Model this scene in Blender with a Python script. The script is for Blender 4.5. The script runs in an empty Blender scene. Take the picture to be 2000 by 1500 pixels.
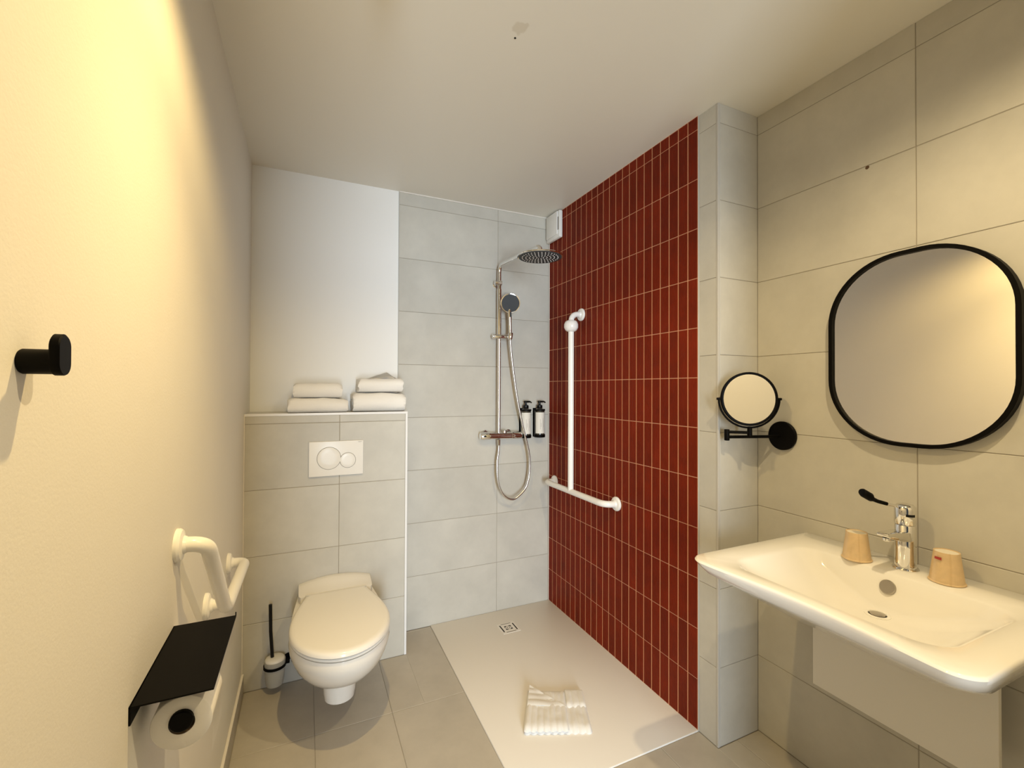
import bpy, bmesh, math, random
from mathutils import Vector, Matrix, noise
random.seed(7)
PI = math.pi
S = bpy.context.scene
COL = S.collection

# ------------------------------------------------------------------ camera
cam = bpy.data.cameras.new('camera'); cam_o = bpy.data.objects.new('camera', cam); COL.objects.link(cam_o)
cam.sensor_fit = 'HORIZONTAL'; cam.sensor_width = 36.0; cam.lens = 878.59 / 2000 * 36; cam.clip_start = 0.01
cr, cu, cf = (0.90948257, -0.41572184, 0.00409979), (-0.00780262, -0.00720863, 0.99994358), (0.41566883, 0.90946324, 0.00979984)
cam_o.matrix_world = Matrix(((cr[0], cu[0], -cf[0], -1.4474), (cr[1], cu[1], -cf[1], -2.5798), (cr[2], cu[2], -cf[2], 1.3767), (0, 0, 0, 1)))
S.camera = cam_o

# ------------------------------------------------------------------ light and exposure
w = bpy.data.worlds.new('world'); S.world = w; w.use_nodes = True
w.node_tree.nodes['Background'].inputs[0].default_value = (0.80, 0.90, 1.0, 1)
w.node_tree.nodes['Background'].inputs[1].default_value = 0.05
S.view_settings.view_transform = 'Standard'; S.view_settings.look = 'None'
S.view_settings.gamma = 1.0; S.view_settings.use_curve_mapping = False
S.view_settings.exposure = 0.22
def spot(name, loc, watts, col, half_deg, blend, radius, aim=(0, 0, -1)):
    l = bpy.data.lights.new(name, 'SPOT'); l.energy = watts; l.color = col
    l.spot_size = 2 * math.radians(half_deg); l.spot_blend = blend; l.shadow_soft_size = radius
    o = bpy.data.objects.new(name, l); COL.objects.link(o); o.location = loc
    o.rotation_euler = Vector(aim).to_track_quat('-Z', 'Y').to_euler()
    return o
WARM = (1.0, 0.71, 0.29)
LAMP = (-1.29, -1.66, 2.338)
spot('spotlight_beam', LAMP, 40, WARM, 50, 1.0, 0.013)
spot('spotlight_spill', LAMP, 22, WARM, 80, 0.5, 0.02)
spot('basin_downlight', (-0.50, -2.28, 2.482), 57, (1.0, 0.79, 0.46), 76, 0.6, 0.022)
a = bpy.data.lights.new('bedroom_window_daylight', 'AREA'); a.shape = 'RECTANGLE'; a.size = 0.7; a.size_y = 2.0
a.energy = 195; a.color = (0.76, 0.88, 1.0)
ao = bpy.data.objects.new('bedroom_window_daylight', a); COL.objects.link(ao)
ao.location = (-1.73, -5.6, 1.15); ao.rotation_euler = (PI / 2, 0, 0)

# ------------------------------------------------------------------ materials
def mat(name, col, rough=0.5, metal=0.0, coat=0.0, nscale=0.0, namt=0.0, bscale=0.0, bamt=0.0, per_object=0.0, trans=0.0, ior=1.45, spec=0.5, col2=None, sheen=0.0):
    m = bpy.data.materials.new(name); m.use_nodes = True
    nt = m.node_tree; b = nt.nodes['Principled BSDF']; N = nt.nodes.new; L = nt.links.new
    b.inputs['Base Color'].default_value = (*col, 1); b.inputs['Roughness'].default_value = rough
    b.inputs['Metallic'].default_value = metal; b.inputs['IOR'].default_value = ior
    b.inputs['Coat Weight'].default_value = coat; b.inputs['Coat Roughness'].default_value = 0.08
    b.inputs['Transmission Weight'].default_value = trans; b.inputs['Specular IOR Level'].default_value = spec
    b.inputs['Sheen Weight'].default_value = sheen
    if not (nscale or bscale or per_object): return m
    g = N('ShaderNodeNewGeometry'); oi = N('ShaderNodeObjectInfo')
    off = N('ShaderNodeVectorMath'); off.operation = 'SCALE'; off.inputs[0].default_value = (17, 31, 23)
    L(oi.outputs['Random'], off.inputs['Scale'])
    ad = N('ShaderNodeVectorMath'); ad.operation = 'ADD'; L(g.outputs['Position'], ad.inputs[0])
    if per_object: L(off.outputs[0], ad.inputs[1])
    if nscale:
        n1 = N('ShaderNodeTexNoise'); n1.inputs['Scale'].default_value = nscale; n1.inputs['Detail'].default_value = 6; n1.inputs['Roughness'].default_value = 0.65
        L(ad.outputs[0], n1.inputs['Vector'])
        mr = N('ShaderNodeMapRange'); mr.inputs['From Min'].default_value = 0.3; mr.inputs['From Max'].default_value = 0.7
        L(n1.outputs['Fac'], mr.inputs['Value'])
        mx = N('ShaderNodeMix'); mx.data_type = 'RGBA'
        c2 = col2 or tuple(c * (1 - namt) for c in col)
        mx.inputs[6].default_value = (*c2, 1); mx.inputs[7].default_value = (*[min(1, c * (1 + namt * .5)) for c in col], 1)
        L(mr.outputs[0], mx.inputs[0]); out = mx.outputs[2]
        if per_object:
            hs = N('ShaderNodeHueSaturation'); m2 = N('ShaderNodeMapRange')
            m2.inputs['To Min'].default_value = 1 - per_object; m2.inputs['To Max'].default_value = 1 + per_object
            L(oi.outputs['Random'], m2.inputs['Value']); L(m2.outputs[0], hs.inputs['Value']); L(out, hs.inputs['Color']); out = hs.outputs[0]
        L(out, b.inputs['Base Color'])
    if bscale:
        n2 = N('ShaderNodeTexNoise'); n2.inputs['Scale'].default_value = bscale; n2.inputs['Detail'].default_value = 4
        L(ad.outputs[0], n2.inputs['Vector'])
        bp = N('ShaderNodeBump'); bp.inputs['Strength'].default_value = bamt; bp.inputs['Distance'].default_value = 0.002
        L(n2.outputs['Fac'], bp.inputs['Height']); L(bp.outputs[0], b.inputs['Normal'])
    return m
M = {}
M['paint'] = mat('wall_paint', (0.775, 0.75, 0.69), 0.6, nscale=3, namt=0.02, bscale=220, bamt=0.12)
M['white_paint'] = mat('white_wall_paint', (0.88, 0.88, 0.86), 0.55, bscale=220, bamt=0.08)
M['tile'] = mat('grey_stoneware', (0.55, 0.53, 0.47), 0.42, nscale=5, namt=0.10, bscale=60, bamt=0.05, per_object=0.025)
M['floor_tile'] = mat('floor_stoneware', (0.49, 0.455, 0.395), 0.5, nscale=6, namt=0.10, bscale=60, bamt=0.06, per_object=0.02)
M['grout'] = mat('grey_grout', (0.34, 0.31, 0.26), 0.9, bscale=300, bamt=0.2)
M['red'] = mat('red_glaze', (0.165, 0.0135, 0.0018), 0.32, spec=0.18, nscale=9, namt=0.25, per_object=0.10)
M['red_grout'] = mat('salmon_grout', (0.66, 0.34, 0.20), 0.9, bscale=300, bamt=0.15)
M['tray'] = mat('white_resin', (0.78, 0.75, 0.70), 0.45, bscale=120, bamt=0.06)
M['ceramic'] = mat('white_ceramic', (0.83, 0.81, 0.765), 0.08, coat=0.3)
M['lid'] = mat('white_seat_plastic', (0.87, 0.85, 0.80), 0.16)
M['plastic'] = mat('white_plastic', (0.84, 0.83, 0.80), 0.3)
M['nylon'] = mat('white_nylon', (0.88, 0.87, 0.84), 0.25)
M['black'] = mat('black_matt_metal', (0.0022, 0.0018, 0.0015), 0.5, spec=0.10)
M['black_gloss'] = mat('black_plastic', (0.004, 0.004, 0.004), 0.3, spec=0.35)
M['chrome'] = mat('chrome', (0.80, 0.79, 0.77), 0.07, metal=1.0)
M['hose'] = mat('hose_steel', (0.70, 0.68, 0.64), 0.22, metal=1.0, bscale=0)
M['grey'] = mat('grey_spray_face', (0.05, 0.055, 0.06), 0.6, spec=0.3)
M['mirror'] = mat('mirror_glass', (0.93, 0.93, 0.92), 0.0, metal=1.0)
M['towel'] = mat('white_terry', (0.78, 0.76, 0.72), 0.95, bscale=700, bamt=0.6, sheen=0.3)
M['ledge_towel'] = mat('white_towel', (0.86, 0.84, 0.80), 0.95, bscale=500, bamt=0.7, sheen=0.3)
M['paper'] = mat('white_paper', (0.83, 0.81, 0.77), 0.9, bscale=150, bamt=0.15)
M['card'] = mat('cardboard', (0.25, 0.17, 0.10), 0.9)
M['dark'] = mat('dark_gap', (0.02, 0.017, 0.014), 0.8)
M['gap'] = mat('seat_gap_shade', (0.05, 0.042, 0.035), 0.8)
M['line'] = mat('shadow_gap_grey', (0.25, 0.23, 0.20), 0.6)
M['trim'] = mat('white_trim', (0.80, 0.80, 0.80), 0.3)
M['trim_grey'] = mat('grey_edge_trim', (0.50, 0.48, 0.44), 0.4)
M['silicone'] = mat('white_silicone', (0.78, 0.74, 0.68), 0.4)
M['amber'] = mat('amber_bottle', (0.05, 0.045, 0.035), 0.15, coat=0.5)
M['label'] = mat('paper_label', (0.72, 0.70, 0.64), 0.6)
M['print'] = mat('grey_print', (0.42, 0.40, 0.36), 0.6)
M['cup'] = mat('kraft_paper_cup', (0.74, 0.54, 0.30), 0.7, nscale=40, namt=0.12)
M['cup_base'] = mat('cup_base_paper', (0.84, 0.77, 0.63), 0.7)
M['redprint'] = mat('red_print', (0.35, 0.04, 0.03), 0.5)
M['laminate'] = mat('white_laminate', (0.74, 0.72, 0.67), 0.5, bscale=500, bamt=0.1)
M['frost'] = mat('frosted_glass', (0.80, 0.80, 0.76), 0.35, trans=0.55)
M['screw'] = mat('wall_plug', (0.12, 0.07, 0.04), 0.8)
M['steelcap'] = mat('satin_metal', (0.45, 0.42, 0.38), 0.30, metal=1.0)
# clear thin film
m = bpy.data.materials.new('clear_film'); m.use_nodes = True; nt = m.node_tree
tr = nt.nodes.new('ShaderNodeBsdfTransparent'); gl = nt.nodes.new('ShaderNodeBsdfGlossy'); gl.inputs['Roughness'].default_value = 0.12
mxs = nt.nodes.new('ShaderNodeMixShader'); mxs.inputs[0].default_value = 0.09; nt.links.new(tr.outputs[0], mxs.inputs[1]); nt.links.new(gl.outputs[0], mxs.inputs[2])
nt.links.new(mxs.outputs[0], nt.nodes['Material Output'].inputs[0]); M['film'] = m
# ceiling: paint with one small repair stain and a pin hole
m = mat('ceiling_paint', (0.80, 0.775, 0.70), 0.42, bscale=200, bamt=0.05); nt = m.node_tree
g = nt.nodes.new('ShaderNodeNewGeometry'); nz = nt.nodes.new('ShaderNodeTexNoise'); nz.inputs['Scale'].default_value = 35
vs = nt.nodes.new('ShaderNodeVectorMath'); vs.operation = 'SUBTRACT'; vs.inputs[1].default_value = (-0.857, -1.333, 2.492)
nt.links.new(g.outputs['Position'], vs.inputs[0]); nt.links.new(g.outputs['Position'], nz.inputs['Vector'])
nm = nt.nodes.new('ShaderNodeVectorMath'); nm.operation = 'MULTIPLY_ADD'; nm.inputs[1].default_value = (0.05,) * 3; nm.inputs[2].default_value = (-.025,) * 3
nt.links.new(nz.outputs['Color'], nm.inputs[0])
va = nt.nodes.new('ShaderNodeVectorMath'); va.operation = 'ADD'; nt.links.new(vs.outputs[0], va.inputs[0]); nt.links.new(nm.outputs[0], va.inputs[1])
vl = nt.nodes.new('ShaderNodeVectorMath'); vl.operation = 'LENGTH'; nt.links.new(va.outputs[0], vl.inputs[0])
rmp = nt.nodes.new('ShaderNodeMapRange'); rmp.inputs['From Min'].default_value = 0.018; rmp.inputs['From Max'].default_value = 0.026
nt.links.new(vl.outputs['Value'], rmp.inputs['Value'])
mx = nt.nodes.new('ShaderNodeMix'); mx.data_type = 'RGBA'; mx.inputs[6].default_value = (0.69, 0.65, 0.56, 1); mx.inputs[7].default_value = (0.80, 0.775, 0.70, 1)
nt.links.new(rmp.outputs[0], mx.inputs[0]); nt.links.new(mx.outputs[2], nt.nodes['Principled BSDF'].inputs['Base Color']); M['ceil'] = m

# ------------------------------------------------------------------ helpers
ORG = {}
def link(name, me, parent=None):
    o = bpy.data.objects.new(name, me); COL.objects.link(o)
    if parent: o.parent = parent; ORG[o] = ORG.get(parent, Vector((0, 0, 0)))
    return o
def thing(name, label, cat, loc, group=None):
    o = bpy.data.objects.new(name, None); COL.objects.link(o); o.location = loc; o.empty_display_size = 0.05
    ORG[o] = Vector(loc); tag(o, label, cat, group); return o
def tag(o, label, cat, group=None):
    o['label'] = label; o['category'] = cat
    if group: o['group'] = group
    return o
def finish(name, bm, m, parent=None, smooth=35, base=None):
    """world-space bmesh -> object; the verts are shifted to the parent's (or own base) origin"""
    me = bpy.data.meshes.new(name)
    bmesh.ops.recalc_face_normals(bm, faces=bm.faces)
    off = ORG.get(parent, Vector((0, 0, 0))) if parent else Vector(base or (0, 0, 0))
    bmesh.ops.translate(bm, verts=bm.verts, vec=-off)
    bm.to_mesh(me); bm.free()
    me.materials.append(M[m] if isinstance(m, str) else m)
    if smooth:
        for p in me.polygons: p.use_smooth = True
        me.set_sharp_from_angle(angle=math.radians(smooth))
    o = link(name, me, parent)
    if not parent and base: o.location = base; ORG[o] = Vector(base)
    return o
def struct(name, bm, m, smooth=0):
    o = finish(name, bm, m, None, smooth); o['kind'] = 'structure'; return o
def box(bm, lo, hi, bev=0.0, seg=2):
    r = bmesh.ops.create_cube(bm, size=1.0); vs = r['verts']
    for v in vs: v.co = Vector([lo[i] + (v.co[i] + .5) * (hi[i] - lo[i]) for i in range(3)])
    if bev: bmesh.ops.bevel(bm, geom=list({e for v in vs for e in v.link_edges}), offset=bev, segments=seg, profile=0.5, affect='EDGES')
    return vs
def nb(): return bmesh.new()
def bx(lo, hi, bev=0.0, seg=2):
    bm = nb(); box(bm, lo, hi, bev, seg); return bm
def frame_at(d, up=None):
    d = Vector(d).normalized(); u = Vector(up) if up else (Vector((0, 0, 1)) if abs(d.z) < .9 else Vector((1, 0, 0)))
    s = d.cross(u).normalized(); return s, s.cross(d).normalized()
def ring(bm, c, s, u, r, n, r2=None):
    r2 = r2 or r
    return [bm.verts.new(Vector(c) + s * (r * math.cos(2 * PI * i / n)) + u * (r2 * math.sin(2 * PI * i / n))) for i in range(n)]
def bridge(bm, A, B, closed=True):
    n = len(A)
    for i in range(n if closed else n - 1): bm.faces.new((A[i], A[(i + 1) % n], B[(i + 1) % n], B[i]))
def lathe(bm, base, axis, prof, n=32, cap=True):
    """prof: list of (r, h) along axis from base"""
    s, u = frame_at(axis); ax = Vector(axis).normalized(); prev = None; first = None
    for r, h in prof:
        R = ring(bm, Vector(base) + ax * h, s, u, max(r, 1e-5), n)
        if prev: bridge(bm, prev, R)
        else: first = R
        prev = R
    if cap: bm.faces.new(list(reversed(first))); bm.faces.new(prev)
    return bm
def tube(bm, pts, r, n=16, cap=True):
    pts = [Vector(p) for p in pts]; prev = None; up = None
    for i, p in enumerate(pts):
        d = (pts[min(i + 1, len(pts) - 1)] - pts[max(i - 1, 0)]).normalized()
        if up is None: s, u = frame_at(d)
        else:
            s = d.cross(up); s = s.normalized() if s.length > 1e-6 else frame_at(d)[0]; u = s.cross(d).normalized()
        up = u; rr = r[i] if isinstance(r, (list, tuple)) else r
        R = ring(bm, p, s, u, rr, n)
        if prev: bridge(bm, prev, R)
        elif cap: bm.faces.new(list(reversed(R)))
        prev = R
    if cap: bm.faces.new(prev)
    return bm
def fillet(pts, r, n=8):
    """polyline with rounded corners"""
    P = [Vector(p) for p in pts]; out = [P[0]]
    for i in range(1, len(P) - 1):
        a, b, c = P[i - 1], P[i], P[i + 1]; d1 = (a - b).normalized(); d2 = (c - b).normalized()
        rr = min(r, (a - b).length * .49 if i > 1 else (a - b).length * .9, (c - b).length * .49 if i < len(P) - 2 else (c - b).length * .9)
        p1 = b + d1 * rr; p2 = b + d2 * rr
        for k in range(n + 1):
            t = k / n; out.append(p1 * (1 - t) ** 2 + b * 2 * t * (1 - t) + p2 * t * t)
    out.append(P[-1]); return out
def spline(pts, n=10):
    P = [Vector(p) for p in pts]; P = [P[0] * 2 - P[1]] + P + [P[-1] * 2 - P[-2]]; out = []
    for i in range(1, len(P) - 2):
        for k in range(n):
            t = k / n; a, b, c, d = P[i - 1:i + 3]
            out.append(.5 * ((2 * b) + (c - a) * t + (2 * a - 5 * b + 4 * c - d) * t * t + (3 * b - a - 3 * c + d) * t ** 3))
    out.append(P[-2]); return out
def loft(bm, rings, cap0=True, cap1=True):
    V = [[bm.verts.new(p) for p in R] for R in rings]
    for a, b in zip(V, V[1:]): bridge(bm, a, b)
    if cap0: bm.faces.new(list(reversed(V[0])))
    if cap1: bm.faces.new(V[-1])
    return V

XL, XR, H, PY, BY, LEDGE, BXR = -1.703, 0.2248, 2.492, -1.3296, -0.226, 1.2544, -0.968
FY = -3.0   # wall with the doorway behind the camera
G = 0.302   # tile grid
# ------------------------------------------------------------------ setting
floor = struct('floor', bx((XL - .1, FY - .1, -0.10), (XR + .1, 0.1, -0.0016)), 'grout')
ceiling = struct('ceiling', bx((XL - .1, FY - .1, H), (XR + .1, 0.1, H + .08)), 'ceil')
hole = finish('pin_hole', lathe(nb(), (-0.852, -1.29, H), (0, 0, -1), [(0.0035, 0), (0.0035, 0.0012)], 10), 'dark', ceiling, 0)
wall_left = struct('wall_left', bx((XL - .1, FY - .1, -.1), (XL, 0.1, H)), 'paint')
wall_back = struct('wall_back', bx((XL, 0, -.1), (0.02, .1, H)), 'white_paint')
wall_right = struct('wall_right', bx((XR + .0016, FY - .1, -.1), (XR + .1, PY + .1, H)), 'grout')
wall_shower = struct('wall_shower', bx((0.0016, PY + .0016, -.1), (XR + .02, 0.1, H)), 'grout')
wall_cistern = struct('wall_cistern', bx((XL, BY + .0016, -.1), (BXR - .0016, 0, LEDGE - .0016)), 'grout')
bm = nb(); DL, DR, DH = -1.53, -0.66, 2.14   # doorway
box(bm, (XL, FY - .1, -.1), (DL, FY, H)); box(bm, (DR, FY - .1, -.1), (XR + .02, FY, H)); box(bm, (DL, FY - .1, DH), (DR, FY, H))
wall_front = struct('wall_front', bm, 'paint')

TM = {}
def tile_mesh(dx, dy, dz, m, bev=0.0012):
    k = (round(dx, 4), round(dy, 4), round(dz, 4), m)
    if k not in TM:
        b = bx((-dx / 2, -dy / 2, -dz / 2), (dx / 2, dy / 2, dz / 2), bev, 1); me = bpy.data.meshes.new('tile')
        b.to_mesh(me); b.free(); me.materials.append(M[m]); TM[k] = me
    return TM[k]
def tile(lo, hi, m, parent):
    o = link('tile', tile_mesh(*[hi[i] - lo[i] for i in range(3)], m), parent)
    o.location = [(lo[i] + hi[i]) / 2 for i in range(3)]; return o
def cuts(a, b, first, pitch):
    """intervals between a and b cut on the grid first + k*pitch"""
    k0 = math.ceil((a - first) / pitch - 1e-6); c = [a]
    while first + k0 * pitch < b - 1e-4:
        if first + k0 * pitch > a + .006: c.append(first + k0 * pitch)
        k0 += 1
    return list(zip(c, c[1:] + [b]))
J = 0.0011   # half joint
T = 0.009    # tile thickness
zrows = cuts(0.0, H, 0.0, G)
TX0 = -0.977
for z0, z1 in zrows:
    for x0, x1 in ((TX0, -0.370), (-0.370, -0.010)):
        tile((x0 + J, -0.006, z0 + J), (x1 - J, 0.003, z1 - J if z1 < H else H), 'tile', wall_back)
struct('trim_1', bx((TX0 - .0025, -0.0065, LEDGE), (TX0 + J, 0.002, H)), 'trim_grey')
bg = struct('trim_2', bx((TX0, -0.0045, 0), (0.0, 0.001, H)), 'grout')
for z0, z1 in zrows:                                                      # right wall
    for y0, y1 in cuts(FY, PY + .002, -1.8547, 0.602):
        tile((XR, y0 + J, z0 + J), (XR + T, y1 - J, z1 - J if z1 < H else H), 'tile', wall_right)
    tile((0.011, PY, z0 + J), (XR - J, PY + T, z1 - J if z1 < H else H), 'tile', wall_shower)      # pier, front face
    tile((0.0, -1.3205, z0 + J), (T, -1.2375, z1 - J if z1 < H else H), 'tile', wall_shower)       # pier, side face
struct('trim_3', bx((-0.0008, PY - .0008, 0.0), (0.0105, PY + .0088, H), 0.001, 1), 'trim_grey')
struct('trim_4', bx((-0.0045, -1.2375, 0.0), (0.006, -1.2345, H)), 'trim_grey')
finish('wall_plug', lathe(nb(), (XR, -1.725, 2.108), (-1, 0, 0), [(0.006, 0), (0.005, .0015), (0.001, .002)], 12), 'screw', wall_right)
for z0, z1 in cuts(0.0, LEDGE - .010, 0.0, G):                           # boxed-in cistern wall
    for x0, x1 in cuts(XL + .002, BXR - .010, -1.2975, 0.602):
        tile((x0 + J, BY, z0 + J), (x1 - J, BY + T, z1 - J), 'tile', wall_cistern)
    tile((BXR - T, BY + .011, z0 + J), (BXR, -0.008, z1 - J), 'tile', wall_cistern)
for x0, x1 in cuts(XL + .002, BXR - .011, -1.2975, 0.602):
    tile((x0 + J, BY + .010, LEDGE - T), (x1 - J, -.003, LEDGE), 'tile', wall_cistern)
struct('trim_5', bx((XL + .002, BY - .001, LEDGE - .011), (BXR + .001, BY + .0105, LEDGE + .001), 0.001, 1), 'trim')
struct('trim_6', bx((BXR - .010, BY - .001, 0.0), (BXR + .001, BY + .0105, LEDGE - .011), 0.001, 1), 'trim')
def minus(r, c):
    """rectangle r minus rectangle c, as up to four rectangles (x0, y0, x1, y1)"""
    x0, y0, x1, y1 = r; a0, b0, a1, b1 = c
    if a0 >= x1 or a1 <= x0 or b0 >= y1 or b1 <= y0: return [r]
    out = []
    if x0 < a0: out.append((x0, y0, a0, y1)); x0 = a0
    if x1 > a1: out.append((a1, y0, x1, y1)); x1 = a1
    if y0 < b0: out.append((x0, y0, x1, b0))
    if y1 > b1: out.append((x0, b1, x1, y1))
    return out
for y0, y1 in cuts(FY, -0.0075, -0.625, 0.602):                           # floor
    for x0, x1 in cuts(XL + .010, XR, -1.105, 0.302):
        if y1 > -1.2 and abs(x1 + .803) < .01: x1 = -.7862 + J             # cut tile runs up to the tray
        if y1 > -1.2 and abs(x0 + .803) < .01: x0 = -.7862 - J
        rs = [(x0 + J, y0 + J, x1 - J, y1 - J)]
        for c_ in ((-.7862, -1.2378, .3, .1), (XL - 1, BY - .0014, BXR + .0014, .1), (-.0014, PY - .0014, .5, .1)):
            rs = [q for r_ in rs for q in minus(r_, c_)]
        for r_ in rs:
            if r_[2] - r_[0] > .01 and r_[3] - r_[1] > .01: tile((r_[0], r_[1], -.009), (r_[2], r_[3], 0), 'floor_tile', floor)
bb = struct('baseboard_left', bx((XL, FY, -.008), (XL + .009, BY - .001, 0.082), 0.0015, 1), 'floor_tile')
struct('trim_7', bx((XL, FY, 0.082), (XL + .0095, BY - .001, 0.0865), 0.001, 1), 'silicone')
struct('trim_8', bx((XL, BY - .004, 0.0865), (XL + .004, BY, LEDGE), 0.001, 1), 'silicone')
struct('trim_9', bx((TX0, -.011, H - .006), (-.004, -.0055, H), 0.001, 1), 'silicone')

# fluted red tiles
ry = [-1.2345] + [-1.182 + 0.05355 * k for k in range(0, 23)]
ry = [y for y in ry if y < -0.02] + [-0.0065]
rz = [0.006] + [0.208 + 0.2025 * k for k in range(12)] + [H - .0015]
def flute_mesh(wd, ht):
    k = ('f', round(wd, 4), round(ht, 4))
    if k in TM: return TM[k]
    b = nb(); nf = 6; prof = []
    for f in range(nf):
        for q in range(4):
            t = q / 3
            if f and q == 0: continue
            prof.append((-wd / 2 + wd * (f + t) / nf, -0.0045 - 0.0016 * math.sin(PI * t)))
    prof[0] = (prof[0][0], -0.0042); prof[-1] = (prof[-1][0], -0.0042)
    rows = []
    for z in (-ht / 2, ht / 2):
        rows.append([b.verts.new((0.009, -wd / 2, z))] + [b.verts.new((x, y, z)) for y, x in prof] + [b.verts.new((0.009, wd / 2, z))])
    bridge(b, rows[0], rows[1]); b.faces.new(rows[0]); b.faces.new(list(reversed(rows[1])))
    bmesh.ops.recalc_face_normals(b, faces=b.faces)
    me = bpy.data.meshes.new('red_tile'); b.to_mesh(me); b.free(); me.materials.append(M['red'])
    for p in me.polygons: p.use_smooth = True
    me.set_sharp_from_angle(angle=math.radians(50)); TM[k] = me; return me
for y0, y1 in zip(ry, ry[1:]):
    for z0, z1 in zip(rz, rz[1:]):
        o = link('red_tile', flute_mesh(y1 - y0 - .0048, z1 - z0 - .0036), wall_shower)
        o.location = (0, (y0 + y1) / 2, (z0 + z1) / 2)
struct('trim_10', bx((-0.0040, -1.2345, 0.004), (0.0095, -0.006, H)), 'red_grout')
struct('trim_11', bx((-0.0075, -0.0115, 0.004), (0.001, -0.0005, H), 0.002, 1), 'silicone')

# ------------------------------------------------------------------ shower tray and drain
tray = finish('shower_tray', bx((-0.784, -1.2355, -0.03), (-0.001, -0.0075, 0.005), 0.003, 2), 'tray', None, 35, (-.39, -.62, -.03))
tag(tray, 'white rectangular low shower tray below the red tiled wall', 'shower tray')
d = thing('drain_cover', 'small square drain cover with dark slots in the shower tray', 'drain', (-0.384, -0.218, 0.005))
c = Vector((-0.384, -0.218, 0.005)); a2 = 0.054
finish('plate', bx(c + Vector((-a2, -a2, 0)), c + Vector((a2, a2, 0.0022)), 0.001, 1), 'tray', d)
for i, (dx, dy, sx, sy) in enumerate([(-.040, 0, .0035, .036), (.040, 0, .0035, .036), (0, .043, .030, .0016), (0, -.043, .030, .0016)]):
    finish('slot', bx(c + Vector((dx - sx, dy - sy, .0018)), c + Vector((dx + sx, dy + sy, .0027))), 'dark', d, 0)
for sx in (-1, 1):
    for sy in (-1, 1):
        b = nb(); p = c + Vector((sx * .020, sy * .020, 0))
        q = [p + Vector((0, 0, .0018)), p + Vector((sx * -.018, 0, .0018)), p + Vector((sx * -.010, -sy * .006, .0018)), p + Vector((-sx * .006, -sy * .010, .0018)), p + Vector((0, -sy * .018, .0018))]
        lo = [b.verts.new(v) for v in q]; hi = [b.verts.new(v + Vector((0, 0, .0009))) for v in q]
        bridge(b, lo, hi); b.faces.new(lo); b.faces.new(hi); finish('slot', b, 'dark', d, 0)
b = nb(); R1 = []
for k in range(2):
    R1.append([b.verts.new(c + Vector((math.cos(t) * r, math.sin(t) * r, .0026))) for r in (.011 - .004 * k,) for t in [2 * PI * i / 20 for i in range(20)]])
bridge(b, R1[0], R1[1]); finish('slot_ring', b, 'line', d, 0)

# ------------------------------------------------------------------ toilet
TXc = -1.313
def plan(yb, ym, yf, hb, hm, n=40, xc=TXc, sq=1.0):
    """closed outline: straight back edge at yb (half width hb), widest hm at ym, elliptic front to yf"""
    pts = []
    m = 12
    for i in range(m):            # right side, back -> middle
        t = i / m; e = math.sin(t * PI / 2) ** 1.15
        pts.append((xc + hb + (hm - hb) * e, yb + (ym - yb) * t))
    for i in range(n + 1):        # front
        a = PI * i / n; ca, sa = math.cos(a), math.sin(a)
        pts.append((xc + hm * math.copysign(abs(ca) ** sq, ca), ym + (yf - ym) * abs(sa) ** sq))
    for i in range(m - 1, -1, -1):
        t = i / m; e = math.sin(t * PI / 2) ** 1.15
        pts.append((xc - hb - (hm - hb) * e, yb + (ym - yb) * t))
    return pts
def at_z(pl, z): return [Vector((x, y, z)) for x, y in pl]
def shrink(pl, d):
    n = len(pl); out = []
    for i in range(n):
        a, b_, c_ = Vector(pl[i - 1]), Vector(pl[i]), Vector(pl[(i + 1) % n])
        t = (c_ - a).normalized(); nrm = Vector((t.y, -t.x))
        out.append(tuple(b_ + nrm * d))
    return out
toilet = thing('toilet', 'white wall-hung toilet with closed lid below the flush plate', 'toilet', (TXc, -0.5, 0.0))
YB = BY - .0015
levels = [(.4070, YB, -.62, -.866, .156, .180), (.4055, YB, -.62, -.877, .160, .188), (.385, YB, -.62, -.882, .162, .191), (.345, YB, -.60, -.868, .160, .187),
          (.300, YB, -.575, -.835, .152, .175), (.262, YB, -.55, -.790, .140, .157), (.228, YB, -.52, -.735, .122, .133), (.200, YB, -.49, -.685, .100, .110), (.184, YB, -.46, -.63, .075, .085)]
b = nb(); loft(b, [at_z(plan(yb, ym, yf, hb, hm), z) for z, yb, ym, yf, hb, hm in levels])
bowl = finish('bowl', b, 'ceramic', toilet, 50)
b = nb(); tube(b, [(TXc, -.585, .22), (TXc, -.585, .14), (TXc, -.585, .108), (TXc, -.585, .102)], [.068, .063, .058, .048], 28)
finish('outlet_stub', b, 'ceramic', bowl, 50)
# raised ceramic back ledge
b = nb(); nu = 25; rows = []
for y, zf, hw in [(YB, 1.0, .160), (-.245, 1.03, .160), (-.262, .98, .160), (-.285, .80, .160), (-.315, .60, .160), (-.340, .52, .158), (-.352, .47, .150), (-.354, .02, .150)]:
    row = []
    for i in range(nu):
        u = -1 + 2 * i / (nu - 1); crown = .448 + .024 * (1 - u * u)
        row.append(b.verts.new((TXc + u * hw, y, .425 + (crown - .425) * zf)))
    rows.append(row)
for r0, r1 in zip(rows, rows[1:]): bridge(b, r0, r1, False)
lowr = [[b.verts.new((v.co.x, v.co.y, .395)) for v in r] for r in rows]
for i in range(len(rows) - 1):
    for e in (0, nu - 1): b.faces.new((rows[i][e], rows[i + 1][e], lowr[i + 1][e], lowr[i][e]))
for e in (0, -1): bridge(b, rows[e], lowr[e], False)
for r0, r1 in zip(lowr, lowr[1:]): bridge(b, r0, r1, False)
finish('back_ledge', b, 'ceramic', bowl, 40)
seat_p = plan(-.345, -.63, -.884, .132, .189); lid_p = plan(-.350, -.64, -.893, .130, .189)
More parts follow.
